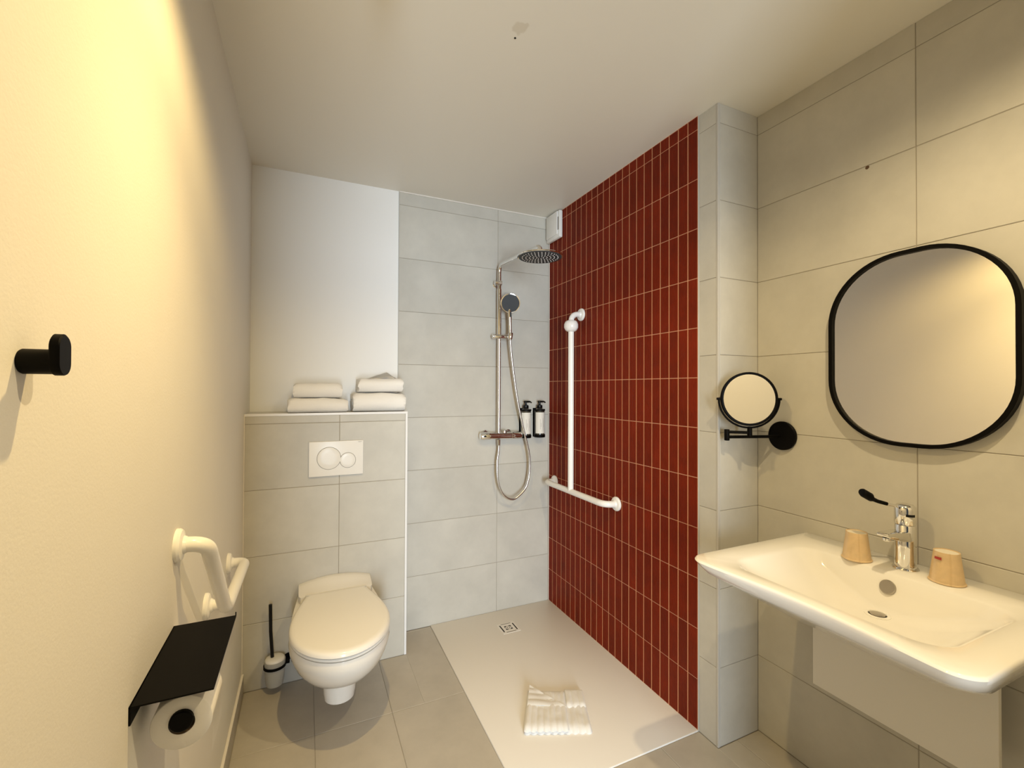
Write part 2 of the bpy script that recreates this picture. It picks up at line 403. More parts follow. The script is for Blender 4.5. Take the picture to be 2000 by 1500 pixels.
b = nb(); loft(b, [at_z(shrink(seat_p, .014), .4095), at_z(shrink(seat_p, .004), .4105), at_z(seat_p, .4145), at_z(shrink(seat_p, .001), .4185), at_z(shrink(seat_p, .005), .4210), at_z(shrink(seat_p, .014), .4215)])
finish('seat', b, 'lid', toilet, 60)
b = nb(); loft(b, [at_z(shrink(lid_p, .016), .4255), at_z(shrink(lid_p, .006), .4260), at_z(lid_p, .4305), at_z(shrink(lid_p, .001), .438), at_z(shrink(lid_p, .005), .4445), at_z(shrink(lid_p, .012), .4478), at_z(shrink(lid_p, .025), .4494)])
finish('lid', b, 'lid', toilet, 60)
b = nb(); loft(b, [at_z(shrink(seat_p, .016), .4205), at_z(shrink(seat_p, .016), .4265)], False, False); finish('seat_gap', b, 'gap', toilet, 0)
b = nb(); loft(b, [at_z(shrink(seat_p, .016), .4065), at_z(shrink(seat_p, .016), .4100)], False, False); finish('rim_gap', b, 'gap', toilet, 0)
for s in (-1, 1):
    finish('hinge', lathe(nb(), (TXc + s * .075, -.336, .432), (s, 0, 0), [(.0075, -.018), (.0085, -.016), (.0085, .016), (.0075, .018)], 14), 'lid', toilet)

# ------------------------------------------------------------------ flush plate
fp = thing('flush_plate', 'white rectangular dual flush plate with two round buttons above the toilet', 'flush plate', (-1.311, BY, 1.034))
finish('plate', bx((-1.4345, BY - .012, .9505), (-1.1875, BY, 1.1175), 0.0025, 3), 'plastic', fp)
for cx, cz, r in [(-1.3455, 1.036, .0545), (-1.2600, 1.0225, .0375)]:
    g_ = finish('button', lathe(nb(), (cx, BY - .012, cz), (0, -1, 0), [(r - .002, -.001), (r - .002, .0022), (r - .0035, .0028), (r * .5, .0031)], 48), 'plastic', fp, 40)
    b = nb(); s_, u_ = frame_at((0, -1, 0)); cc = Vector((cx, BY - .0124, cz))
    bridge(b, ring(b, cc, s_, u_, r, 48), ring(b, cc, s_, u_, r - .0022, 48)); finish('button_gap', b, 'line', g_, 0)
cu_ = bpy.data.curves.new('lettering', 'FONT'); cu_.body = 'GEBERIT'; cu_.size = 0.0052; cu_.extrude = 0.0001; cu_.align_x = 'RIGHT'
tmp = bpy.data.objects.new('lettering', cu_); COL.objects.link(tmp); bpy.context.view_layer.update()
lm_ = bpy.data.meshes.new_from_object(tmp.evaluated_get(bpy.context.evaluated_depsgraph_get())); bpy.data.objects.remove(tmp); bpy.data.curves.remove(cu_)
lm_.materials.clear(); lm_.materials.append(M['line'])
to = link('lettering', lm_, fp); to.location = Vector((-1.193, BY - .0123, 1.1085)) - ORG[fp]; to.rotation_euler = (PI / 2, 0, 0)

# ------------------------------------------------------------------ toilet brush
tb = thing('toilet_brush', 'white glass toilet brush holder with black ring and long black handle beside the toilet', 'toilet brush', (-1.567, -.277, .03))
bc = Vector((-1.567, -.277, 0))
b = nb(); lathe(b, bc + Vector((0, 0, .036)), (0, 0, 1), [(.028, 0), (.034, .003), (.038, .02), (.041, .06), (.0425, .095), (.043, .112), (.0405, .112), (.040, .095), (.036, .02), (.030, .008)], 36)
finish('cup', b, 'frost', tb, 50)
b = nb(); lathe(b, bc + Vector((0, 0, .118)), (0, 0, 1), [(.0435, 0), (.0465, 0), (.0465, .011), (.0435, .011), (.0435, 0)], 36, False)
box(b, bc + Vector((.034, -.004, .119)), bc + Vector((.060, .046, .128)), .001, 1)
finish('ring_bracket', b, 'black', tb, 40)
finish('wall_rosette', lathe(nb(), bc + Vector((.052, .051, .124)), (0, -1, 0), [(.016, 0), (.016, .006), (.014, .008)], 24), 'black', tb)
b = nb(); lathe(b, bc + Vector((0, 0, .148)), (0, 0, 1), [(.040, -.006), (.040, .004), (.036, .010), (.018, .013), (.007, .0135)], 36); finish('lid', b, 'plastic', tb, 50)
b = nb(); tube(b, [bc + Vector((-.010, 0, .155)), bc + Vector((-.018, -.002, .28)), bc + Vector((-.020, -.003, .400))], .0072, 14); finish('handle', b, 'black_gloss', tb)

# ------------------------------------------------------------------ folded towels on the ledge
def towel(name, label, x0, x1, z0, z1, yf, yb, seed, tiers, open_left=0.0, skew=0.0):
    """thick cloth ribbon folded in the y-z plane and extruded along x"""
    h = z1 - z0; th = h / (tiers + .25); path = []
    ym = yf + h / 2
    # outer wrap: back-top -> rounded front -> back-bottom, then inner layers
    path += [(yb, z1 - th / 2), (yf + h * .55, z1 - th / 2)]
    for i in range(1, 12):
        a = PI / 2 + PI * i / 12; path.append((yf + h * .5 + math.cos(a) * (h - th) / 2, (z0 + z1) / 2 + math.sin(a) * (h - th) / 2))
    path += [(yf + h * .55, z0 + th / 2), (yb - .01, z0 + th / 2)]
    inner = (h - 2 * th)
    if inner > th * .6:
        zi = z0 + th * 1.5
        for i in range(1, 6):
            a = -PI / 2 + PI * i / 6; path.append((yb - .01 + math.cos(a) * th * .5, z0 + th + math.sin(a) * th * .5))
        path += [(yb - .02, zi), (yf + h * .62, zi)]
    P = []
    for i in range(len(path) - 1):
        for k in range(3): P.append(tuple(path[i][j] + (path[i + 1][j] - path[i][j]) * k / 3 for j in (0, 1)))
    P.append(path[-1]); n = len(P); A = []; B_ = []
    for i in range(n):
        a_, c_ = P[max(i - 1, 0)], P[min(i + 1, n - 1)]; t = Vector((c_[0] - a_[0], c_[1] - a_[1])).normalized(); nr = Vector((-t.y, t.x)) * th * .47
        A.append(Vector(P[i]) + nr); B_.append(Vector(P[i]) - nr)
    poly = A + list(reversed(B_)); b = nb(); nx = 18; rings_ = []
    for k in range(nx + 1):
        t = k / nx; e = min(t, 1 - t); x = x0 + (x1 - x0) * t; R = []
        rnd = 1 - .10 * max(0, 1 - e / .07) ** 2
        for q in poly:
            y, z = q.x, q.y
            v = Vector((x * 9 + seed, y * 14, z * 14)); d_ = noise.noise(v) * .0055 + noise.noise(v * 3.1) * .0022
            zz = z0 + max(.0005, (z - z0) * rnd + d_ * (0.3 + (z - z0) / h)); yy = (y - (yf + yb) / 2) * (1 - .03 * (1 - rnd) * 10) + (yf + yb) / 2 + noise.noise(Vector((x * 11, z * 20, seed))) * .005
            xx = x + (noise.noise(Vector((y * 25, z * 45, seed + (0 if t < .5 else 9)))) * .008 if e < .03 else 0) + skew * (z - z0)
            R.append(Vector((xx, yy, zz)))
        rings_.append(R)
    loft(b, rings_); bmesh.ops.triangulate(b, faces=[f for f in b.faces if len(f.verts) > 4])
    o = finish(name, b, 'ledge_towel', None, 60, ((x0 + x1) / 2, (yf + yb) / 2, z0)); tag(o, label, 'towel', 'folded towels on the ledge'); return o
towel('folded_towel', 'folded white bath towel at the bottom of the stack on the left of the ledge', -1.527, -1.262, LEDGE + .001, LEDGE + .070, -.222, -.03, 1.3, 2.3)
towel('folded_towel', 'small folded white towel on top of the stack on the left of the ledge', -1.503, -1.288, LEDGE + .073, LEDGE + .143, -.212, -.05, 4.1, 2.6)
towel('folded_towel', 'folded white bath towel at the bottom of the stack beside the grey tiles', -1.232, -.974, LEDGE + .001, LEDGE + .098, -.218, -.03, 8.7, 3.0)
t4 = towel('folded_towel', 'folded white towel with a raised corner on top of the stack beside grey tiles', -1.208, -.988, LEDGE + .101, LEDGE + .172, -.205, -.05, 12.2, 2.6, skew=.05)
b = nb(); nfl = 10; fl = []
for i in range(nfl + 1):
    r_ = []
    for j in range(nfl + 1):
        u, v = i / nfl, j / nfl; x = -1.165 + .17 * u; y = -.13 + .085 * v
        z = LEDGE + .168 + .040 * min(u / .72, (1 - u) / .28) * (.45 + .55 * v) + noise.noise(Vector((x * 30, y * 30, 2))) * .003
        r_.append(b.verts.new((x, y, z)))
    fl.append(r_)
for a_, c_ in zip(fl, fl[1:]): bridge(b, a_, c_, False)
bmesh.ops.solidify(b, geom=b.faces[:], thickness=.007); finish('raised_corner', b, 'ledge_towel', t4, 60)

# ------------------------------------------------------------------ angled grab rail on the left wall
gr = thing('grab_rail', 'white angled grab rail on the painted wall beside the toilet', 'grab rail', (XL, -1.06, .75))
xo = -1.647
def flange(pos, axis, parent, r=.036, m='nylon'):
    return finish('flange', lathe(nb(), pos, axis, [(r, 0), (r, .006), (r - .004, .011), (.020, .014), (.017, .020)], 32), m, parent)
p1, pj, p2 = (xo, -1.378, 1.030), (xo, -1.105, .757), (xo, -.655, .735)
b = nb(); tube(b, fillet([(XL + .01, -1.378, 1.030), p1, pj, p2, (XL + .01, -.655, .735)], .045, 8), .0165, 20); finish('bar', b, 'nylon', gr, 60)
b = nb(); tube(b, [(XL + .01, -1.06, .757), (xo, -1.06, .757)], .0155, 18); finish('middle_support', b, 'nylon', gr, 60)
for y, z in [(-1.378, 1.030), (-.655, .735), (-1.06, .757)]: flange((XL, y, z), (1, 0, 0), gr)

# ------------------------------------------------------------------ toilet paper holder with shelf, roll
ph = thing('paper_holder', 'black metal toilet paper holder with flat shelf on the painted wall', 'paper holder', (XL, -1.53, .80))
finish('shelf', bx((XL, -1.665, .8595), (-1.587, -1.393, .8625), .0006, 1), 'black', ph)
finish('back_plate', bx((XL, -1.665, .832), (XL + .003, -1.393, .8625), .0006, 1), 'black', ph)
finish('front_tab', bx((-1.589, -1.396, .8625), (-1.587, -1.393, .870), .0004, 1), 'black', ph)
b = nb(); tube(b, fillet([(-1.640, -1.42, .862), (-1.640, -1.42, .7985), (-1.640, -1.628, .7985)], .012, 6), .007, 14); finish('rod', b, 'black', ph)
finish('rod_cap', lathe(nb(), (-1.640, -1.633, .7985), (0, 1, 0), [(.016, 0), (.0180, .002), (.0180, .008), (.010, .010)], 24), 'black', ph)
rc = Vector((-1.640, -1.630, .7925))
tr_ = thing('toilet_roll', 'white toilet paper roll on the black wall holder', 'toilet roll', rc)
b = nb(); lathe(b, rc + Vector((0, .005, 0)), (0, 1, 0), [(.0195, 0), (.044, 0), (.0455, .0015), (.0455, .0985), (.044, .10), (.0195, .10), (.0195, 0)], 48, False); finish('paper', b, 'paper', tr_, 50)
b = nb(); lathe(b, rc + Vector((0, .0055, 0)), (0, 1, 0), [(.0193, 0), (.0193, .099)], 32, False); finish('core', b, 'card', tr_)
b = nb(); rr = []
for i in range(9):
    a_ = PI * (.98 - .08 * i / 8) if i < 4 else 0; z = .795 - .0085 * i
    rr.append([b.verts.new((-1.640 + .0462 - .0002 * i, rc.y + y, z)) for y in (.006, .104)])
for q, s_ in zip(rr, rr[1:]): b.faces.new((q[0], q[1], s_[1], s_[0]))
bmesh.ops.solidify(b, geom=b.faces[:], thickness=.0006); finish('loose_sheet', b, 'paper', tr_)

# ------------------------------------------------------------------ robe hook
hk = thing('robe_hook', 'black metal robe hook on the brightly lit painted wall', 'hook', (XL, -1.976, 1.4015))
b = nb(); lathe(b, (XL, -1.976, 1.4015), (1, 0, 0), [(.0115, 0), (.0125, .0015), (.0125, .027), (.0115, .028)], 36); finish('stem', b, 'black', hk)
b = nb(); ns = 40
out = []
for i in range(ns):
    a_ = 2 * PI * i / ns; yy = math.cos(a_) * .0128; zz = math.sin(a_) * .0128 + (.0165 if math.sin(a_) > 0 else 0)
    out.append((yy, zz))
hz = 1.4005
rg = [[Vector((XL + x, -1.976 + y * s, hz + z * s)) for y, z in out] for x, s in [(.0245, .94), (.0255, 1.0), (.0318, 1.0), (.0330, .94)]]
loft(b, rg); finish('head', b, 'black', hk)

# ------------------------------------------------------------------ T shaped shower grab rail
sg = thing('shower_grab_rail', 'white T-shaped shower grab rail with vertical bar on the red tiles', 'grab rail', (0, -.40, .79))
xs, yv, zh = -.080, -.394, .794; xw = -.0072
b = nb(); tube(b, fillet([(xw - .01, -.092, .790), (xs, -.092, zh), (xs, -.716, zh), (xw - .01, -.716, .792)], .055, 8), .0165, 20); finish('horizontal_bar', b, 'nylon', sg, 60)
b = nb(); tube(b, [(xs, yv, zh), (xs, yv, 1.735)], .0165, 20); finish('vertical_bar', b, 'nylon', sg, 60)
b = nb(); tube(b, fillet([(xs, yv, 1.735), (xs, yv, 1.803), (xw - .012, yv + .004, 1.803)], .050, 8), .0155, 20); finish('top_bend', b, 'nylon', sg, 60)
b = nb(); lathe(b, (xs, yv, 1.700), (0, 0, 1), [(.018, 0), (.032, .008), (.040, .024), (.040, .042), (.033, .058), (.018, .066)], 28); finish('joint_knob', b, 'nylon', sg, 60)
for y, z in [(-.092, .790), (-.716, .792), (yv + .004, 1.803)]: flange((xw, y, z), (-1, 0, 0), sg)

# ------------------------------------------------------------------ shower column
sc = thing('shower_column', 'chrome shower column with round rain head on the grey tiles', 'shower', (-.383, 0, 1.09))
RX, RY = -.383, -.060
b = nb(); tube(b, fillet([(RX, RY, 1.10), (RX, RY, 2.128), (RX, -.585, 2.094), (RX, -.585, 2.060)], .05, 8), .0115, 20); finish('riser_pipe', b, 'chrome', sc, 60)
b = nb(); tube(b, [(RX, RY, 1.70), (RX, RY, 1.98)], .0135, 20); finish('riser_sleeve', b, 'chrome', sc, 60)
hd = finish('rain_head', lathe(nb(), (RX, -.585, 2.062), (0, 0, -1), [(.014, -.012), (.016, .0), (.020, .008), (.10, .016), (.116, .019), (.118, .022), (.115, .0255)], 56), 'chrome', sc, 40)
finish('spray_plate', lathe(nb(), (RX, -.585, 2.0368), (0, 0, -1), [(.108, 0), (.108, .0012), (.107, .0016)], 48), 'grey', hd)
b = nb()
for rr_, nn in [(.018, 8), (.036, 14), (.054, 20), (.072, 26), (.090, 32)]:
    for i in range(nn):
        a_ = 2 * PI * (i + .5 * (nn % 4)) / nn
        lathe(b, (RX + rr_ * math.cos(a_), -.585 + rr_ * math.sin(a_), 2.0356), (0, 0, -1), [(.0032, 0), (.0022, .003)], 6)
nz_ = finish('nozzles', b, 'steelcap', hd, 0); nz_['kind'] = 'stuff'
b = nb(); tube(b, [(RX, 0, 2.018), (RX, RY, 2.018)], .009, 14)
tube(b, [(RX - .030, RY, 2.018), (RX + .012, RY, 2.018)], [.015, .017], 18); finish('wall_bracket', b, 'chrome', sc)
finish('bracket_rosette', lathe(nb(), (RX, -.0062, 2.018), (0, -1, 0), [(.022, 0), (.022, .006), (.018, .009)], 28), 'chrome', sc)
b = nb(); tube(b, [(-.432, RY - .012, 1.690), (-.428, RY - .012, 1.690), (-.312, RY - .012, 1.690), (-.308, RY - .012, 1.690)], [.011, .0135, .0135, .011], 20); finish('slider', b, 'chrome', sc)
b = nb(); lathe(b, (-.330, -.105, 1.672), (0.08, .02, 1), [(.011, 0), (.014, .006), (.0165, .036), (.0145, .040)], 20); tube(b, [(-.330, RY, 1.690), (-.330, -.10, 1.690)], .011, 14); finish('handset_cradle', b, 'chrome', sc)
mv = nb(); tube(mv, [(-.503, RY, 1.090), (-.498, RY, 1.090), (-.440, RY, 1.090), (-.438, RY, 1.090), (-.300, RY, 1.088), (-.298, RY, 1.088), (-.236, RY, 1.087), (-.231, RY, 1.087)], [.019, .0225, .0225, .0205, .0205, .0225, .0225, .019], 28)
mvo = finish('mixer_valve', mv, 'chrome', sc, 40)
for x in (-.455, -.300):
    b = nb(); tube(b, [(x, -.006, 1.090), (x, RY, 1.090)], .014, 16); lathe(b, (x, -.0062, 1.090), (0, -1, 0), [(.031, 0), (.031, .006), (.026, .011)], 28); finish('wall_union', b, 'chrome', mvo)
finish('diverter_knob', lathe(nb(), (-.345, RY, 1.106), (0, 0, 1), [(.016, 0), (.016, .012), (.012, .016)], 20), 'chrome', mvo)
finish('stop_button', lathe(nb(), (-.478, RY - .020, 1.092), (0, -1, 0), [(.006, 0), (.006, .005)], 12), 'black_gloss', mvo)
b = nb(); tube(b, [(RX, RY, 1.066), (RX, RY, 1.03)], [.0115, .010], 14); finish('hose_nut', b, 'chrome', mvo)
hose_pts = [(RX, RY, 1.045), (-.386, -.066, 1.00), (-.398, -.072, .926), (-.394, -.076, .818), (-.363, -.08, .738), (-.309, -.08, .701), (-.260, -.08, .715), (-.204, -.08, .773), (-.182, -.08, .880), (-.191, -.08, .991), (-.234, -.082, 1.151), (-.277, -.086, 1.341), (-.312, -.095, 1.544), (-.330, -.105, 1.672)]
b = nb(); tube(b, spline(hose_pts, 9), .0068, 12); finish('hose', b, 'hose', sc, 60)
hs = thing('hand_shower', 'round dark grey hand shower clipped onto the chrome shower column', 'hand shower', (-.330, -.105, 1.69))
hc = Vector((-.338, -.125, 1.888)); hn = Vector((-.35, -.90, -.26)).normalized()
finish('head', lathe(nb(), hc - hn * .020, hn, [(.018, -.006), (.040, .002), (.056, .012), (.059, .017), (.058, .0225), (.053, .0235)], 44), 'chrome', hs, 45)
finish('spray_face', lathe(nb(), hc + hn * .0032, hn, [(.0535, 0), (.0535, .0012), (.050, .0016)], 44), 'grey', hs)
b = nb(); tube(b, spline([(-.330, -.105, 1.682), (-.331, -.106, 1.74), (-.334, -.108, 1.80), (-.337, -.108, 1.845), (-.338, -.104, 1.885)], 6), [.0105] * 12 + [.012] * 13, 18); finish('handle', b, 'chrome', hs, 60)
b = nb(); tube(b, [(-.334, -.1205, 1.805), (-.336, -.1215, 1.835)], .006, 12); finish('grip', b, 'grey', hs)

# ------------------------------------------------------------------ soap bottles in wall brackets
for bxx, lab, lab2 in [(-.194, 'black pump soap bottle nearer the shower hose', 'black wall bracket of the soap bottle nearer the shower hose'), (-.096, 'black pump soap bottle beside the red tiles', 'black wall bracket of the soap bottle beside the red tiles')]:
    byy = -.047
    br = thing('bottle_bracket', lab2, 'bracket', (bxx, -.006, 1.08), 'wall brackets of the soap bottles')
    finish('back_plate', bx((bxx - .028, -.010, 1.068), (bxx + .028, -.006, 1.252), .001, 1), 'black', br)
    b = nb(); lathe(b, (bxx, byy, 1.068), (0, 0, 1), [(.034, 0), (.0355, .002), (.0355, .018), (.0335, .018), (.0335, .004), (.001, .004)], 28); box(b, (bxx - .020, -.03, 1.069), (bxx + .020, -.008, 1.084)); finish('foot_cup', b, 'black', br, 40)
    b = nb(); lathe(b, (bxx, byy, 1.236), (0, 0, 1), [(.0335, 0), (.0350, 0), (.0350, .010), (.0335, .010), (.0335, 0)], 28, False); box(b, (bxx - .016, -.018, 1.237), (bxx + .016, -.008, 1.245)); finish('top_ring', b, 'black', br, 40)
    so = thing('soap_bottle', lab, 'soap bottle', (bxx, byy, 1.073), 'soap bottles on the shower wall')
    b = nb(); lathe(b, (bxx, byy, 1.0735), (0, 0, 1), [(.028, 0), (.032, .003), (.032, .160), (.029, .170), (.018, .177), (.014, .180)], 32); finish('bottle', b, 'amber', so, 40)
    b = nb(); rw = []
    for z in (1.094, 1.226):
        rw.append([b.verts.new((bxx + .0324 * math.sin(t), byy - .0324 * math.cos(t), z)) for t in [-1.35 + 2.7 * i / 20 for i in range(21)]])
    bridge(b, rw[0], rw[1], False); lb = finish('label', b, 'label', so)
    for k, (t, z0, z1) in enumerate([(-.35, 1.120, 1.185), (-.15, 1.135, 1.160), (.25, 1.112, 1.190), (.40, 1.130, 1.175)]):
        b = nb(); q = [b.verts.new((bxx + .0327 * math.sin(tt), byy - .0327 * math.cos(tt), z)) for tt, z in [(t - .035, z0), (t + .035, z0), (t + .035, z1), (t - .035, z1)]]
        b.faces.new(q); finish('print_line', b, 'print', lb, 0)
    b = nb(); lathe(b, (bxx, byy, 1.252), (0, 0, 1), [(.017, 0), (.018, .002), (.018, .018), (.010, .022), (.007, .024), (.007, .034), (.012, .036), (.012, .046), (.010, .048)], 24)
    tube(b, fillet([(bxx, byy, 1.294), (bxx + .020, byy - .028, 1.294), (bxx + .023, byy - .032, 1.286)], .006, 4), [.006] * 2 + [.0045] * 5, 12); finish('pump', b, 'black_gloss', so, 45)

# ------------------------------------------------------------------ extractor vent
vt = thing('air_vent', 'white square air vent cover in the corner above the red tiles', 'vent', (0, -.09, 2.40))
finish('cover', bx((-.032, -.177, 2.318), (-.0072, -.012, 2.486), .006, 2), 'plastic', vt)
finish('front_flap', bx((-.040, -.160, 2.338), (-.0325, -.022, 2.482), .003, 2), 'plastic', vt)
finish('slot', bx((-.0345, -.169, 2.365), (-.0318, -.1605, 2.445)), 'line', vt, 0)

# ------------------------------------------------------------------ folded bath mat in the tray
bmat = thing('bath_mat', 'white ribbed bath mat folded in the shower tray with one corner turned over', 'bath mat', (-.478, -.914, .005))
fl_, fr_, bl_, brr = Vector((-.656, -.972, 0)), Vector((-.403, -1.079, 0)), Vector((-.528, -.759, 0)), Vector((-.308, -.862, 0))
def bil(u, v): return (fl_ * (1 - u) + fr_ * u) * (1 - v) + (bl_ * (1 - u) + brr * u) * v
def slab(u0, u1, v0, v1, z0, th, ribs, name, amp=.0048, seed=0, nu=60, nv=16):
    b = nb(); T_ = []; B2 = []
    for j in range(nv + 1):
        rt, rb = [], []
        for i in range(nu + 1):
            s, t = i / nu, j / nv; u = u0 + (u1 - u0) * s; v = v0 + (v1 - v0) * t; p = bil(u, v)
            ph_ = abs(math.sin(PI * ribs * s)) ** .7; edge = min(1, min(s, 1 - s) * 14, min(t, 1 - t) * 9); e = math.sqrt(max(0, 1 - (1 - edge) ** 2))
            w_ = noise.noise(Vector((u * 6, v * 6, seed))) * .0035 + noise.noise(Vector((u * 16, v * 16, seed + 3))) * .0016
            fwd = (bil(u, 0) - bil(u, 1)).normalized() * (amp * 1.8 * ph_ * max(0, 1 - t * 12))
            rt.append(b.verts.new(p + fwd + Vector((0, 0, z0 + th * (.35 + .65 * e) + (amp * ph_ * (.55 + .45 * (1 - t)) + w_) * e))))
            rb.append(b.verts.new(p + fwd + Vector((0, 0, z0))))
        T_.append(rt); B2.append(rb)
    for a_, c_ in zip(T_, T_[1:]): bridge(b, a_, c_, False)
    for a_, c_ in zip(B2, B2[1:]): bridge(b, a_, c_, False)
    for a_, c_ in ((T_[0], B2[0]), (T_[-1], B2[-1])): bridge(b, a_, c_, False)
    for e in (0, -1):
        for j in range(nv): b.faces.new((T_[j][e], T_[j + 1][e], B2[j + 1][e], B2[j][e]))
    return finish(name, b, 'towel', bmat, 70)
slab(0.0, 1.0, .03, 1.0, .0055, .017, 10, 'lower_fold', seed=1)
slab(.0, .66, 0.0, .93, .0225, .011, 7, 'upper_fold', seed=5)
slab(.66, .99, .55, .99, .0225, .007, 3, 'back_fold', seed=8, nv=10)
# turned-over corner: triangle with ribs running along its hem
b = nb(); n_ = 26; gridv = []
for j in range(n_ + 1):
    row = []; t = j / n_                      # t: hem (0) -> tip (1)
    for i in range(n_ + 1):
        s = i / n_; u = .02 + (.655 - .02) * s * (1 - t); v = .50 + .52 * t - .02 * s * (1 - t)
        p = bil(u, v); rib = abs(math.sin(PI * 3.5 * t)) ** .7 * .0042
        row.append(b.verts.new(p + Vector((0, 0, .0365 + rib + .003 * math.sin(5 * s + 2 * t) * (1 - t)))))
    gridv.append(row)
for a_, c_ in zip(gridv, gridv[1:]): bridge(b, a_, c_, False)
bmesh.ops.remove_doubles(b, verts=b.verts, dist=1e-5)
bmesh.ops.solidify(b, geom=b.faces[:], thickness=.005); finish('turned_corner', b, 'towel', bmat, 70)

# ------------------------------------------------------------------ wash basin
wb = thing('wash_basin', 'white rectangular wall-hung wash basin with shallow bowl', 'wash basin', (XR, -1.86, .76))
BX0, BX1, BY0, BY1, BZ = -.356, XR - .0008, -2.196, -1.522, .855
def rrect(x0, x1, y0, y1, r, n=14, dent=0.0, rb=None):
    """rounded rectangle; r front (x0) corners, rb back corners; dent = concave front edge"""
    rb = r if rb is None else rb; pts = []
    def arc(cx, cy, a0, a1, rr):
        return [(cx + rr * math.cos(a0 + (a1 - a0) * i / n), cy + rr * math.sin(a0 + (a1 - a0) * i / n)) for i in range(n + 1)]
    def line(p, q, k): return [(p[0] + (q[0] - p[0]) * i / k, p[1] + (q[1] - p[1]) * i / k) for i in range(1, k)]
    c1 = arc(x1 - rb, y1 - rb, 0, PI / 2, rb); c2 = arc(x0 + r, y1 - r, PI / 2, PI, r); c3 = arc(x0 + r, y0 + r, PI, 1.5 * PI, r); c4 = arc(x1 - rb, y0 + rb, 1.5 * PI, 2 * PI, rb)
    fr_edge = line(c2[-1], c3[0], 24)
    if dent: fr_edge = [(x + dent * math.sin(PI * (i + 1) / 24) ** 1.3, y) for i, (x, y) in enumerate(fr_edge)]
    pts = c1 + line(c1[-1], c2[0], 16) + c2 + fr_edge + c3 + line(c3[-1], c4[0], 16) + c4 + line(c4[-1], c1[0], 24)
    return pts
def Z(pl, z): return [Vector((x, y, z)) for x, y in pl]
def lerp_pl(A, B_, t): return [(a_[0] + (b_[0] - a_[0]) * t, a_[1] + (b_[1] - a_[1]) * t) for a_, b_ in zip(A, B_)]
outer = rrect(BX0, BX1, BY0, BY1, .050, dent=.028, rb=.004)
o_in = rrect(BX0 + .006, BX1 - .002, BY0 + .006, BY1 - .006, .046, dent=.028, rb=.004)
rim = rrect(-.300, .050, -2.125, -1.600, .075, dent=.0, rb=.06)
rim2 = rrect(-.288, .036, -2.112, -1.614, .075, rb=.06)
mid1 = rrect(-.262, .070, -2.085, -1.640, .09, rb=.05); mid2 = rrect(-.225, .060, -2.03, -1.69, .10, rb=.06); mid3 = rrect(-.15, .050, -1.97, -1.75, .08, rb=.06)
low = rrect(-.10, .042, -1.92, -1.79, .05, rb=.05)
drn = [(.010 + .019 * math.cos(t), -1.855 + .019 * math.sin(t)) for t in [PI / 4 + 0] ] # placeholder
def circ_like(pl, cx, cy, r):
    return [(cx + r * (x - cx) / math.hypot(x - cx, y - cy), cy + r * (y - cy) / math.hypot(x - cx, y - cy)) for x, y in pl]
rimb = rrect(-.288, .086, -2.125, -1.600, .075, rb=.06); rimb2 = rrect(-.279, .079, -2.113, -1.612, .075, rb=.06)
dr = circ_like(low, .012, -1.855, .024)
under1 = rrect(BX0 + .030, BX1, BY0 + .014, BY1 - .014, .05, dent=.012, rb=.004)
under2 = rrect(BX0 + .098, BX1, BY0 + .036, BY1 - .036, .06, dent=0, rb=.004)
under3 = rrect(-.14, BX1, -2.08, -1.64, .06, rb=.004)
b = nb()
loft(b, [Z(under3, .705), Z(under2, .775), Z(under1, .815), Z(lerp_pl(outer, under1, .25), .838), Z(outer, .849), Z(lerp_pl(outer, o_in, .5), .8535), Z(o_in, BZ),
         Z(lerp_pl(o_in, rimb, .5), BZ - .001), Z(rimb, BZ - .002), Z(rimb2, BZ - .008), Z(mid1, .815), Z(mid2, .785), Z(mid3, .762), Z(low, .752), Z(dr, .747)])
for v in b.verts:   # the front edge dips a little in the middle
    if v.co.x < -.30 and v.co.z > .8: v.co.z -= .004 * math.sin(PI * min(1, max(0, (v.co.y - BY0) / (BY1 - BY0))))
bas = finish('basin', b, 'ceramic', wb, 60)
finish('overflow_cap', lathe(nb(), (.0685, -1.853, .813), (-1, 0, .30), [(.020, -.006), (.020, .004), (.018, .0065)], 28), 'steelcap', wb)
b = nb(); lathe(b, (.012, -1.855, .7465), (0, 0, 1), [(.030, .0005), (.030, .0025), (.022, .0032), (.0205, .001), (.0205, .0005)], 32); finish('drain_rim', b, 'ceramic', wb)
finish('drain_plug', lathe(nb(), (.012, -1.855, .7468), (0, 0, 1), [(.018, .0005), (.018, .003), (.012, .0042)], 28), 'steelcap', wb)

# white cover panel under the basin
pn = thing('trap_cover_panel', 'plain white cover panel below the wash basin', 'panel', (.12, -1.84, .384))
finish('panel', bx((.118, -2.062, .384), (.134, -1.612, .700), .001, 1), 'laminate', pn)
for y in (-2.0, -1.68): finish('bracket', bx((.134, y - .012, .60), (XR, y + .012, .624)), 'black', pn)

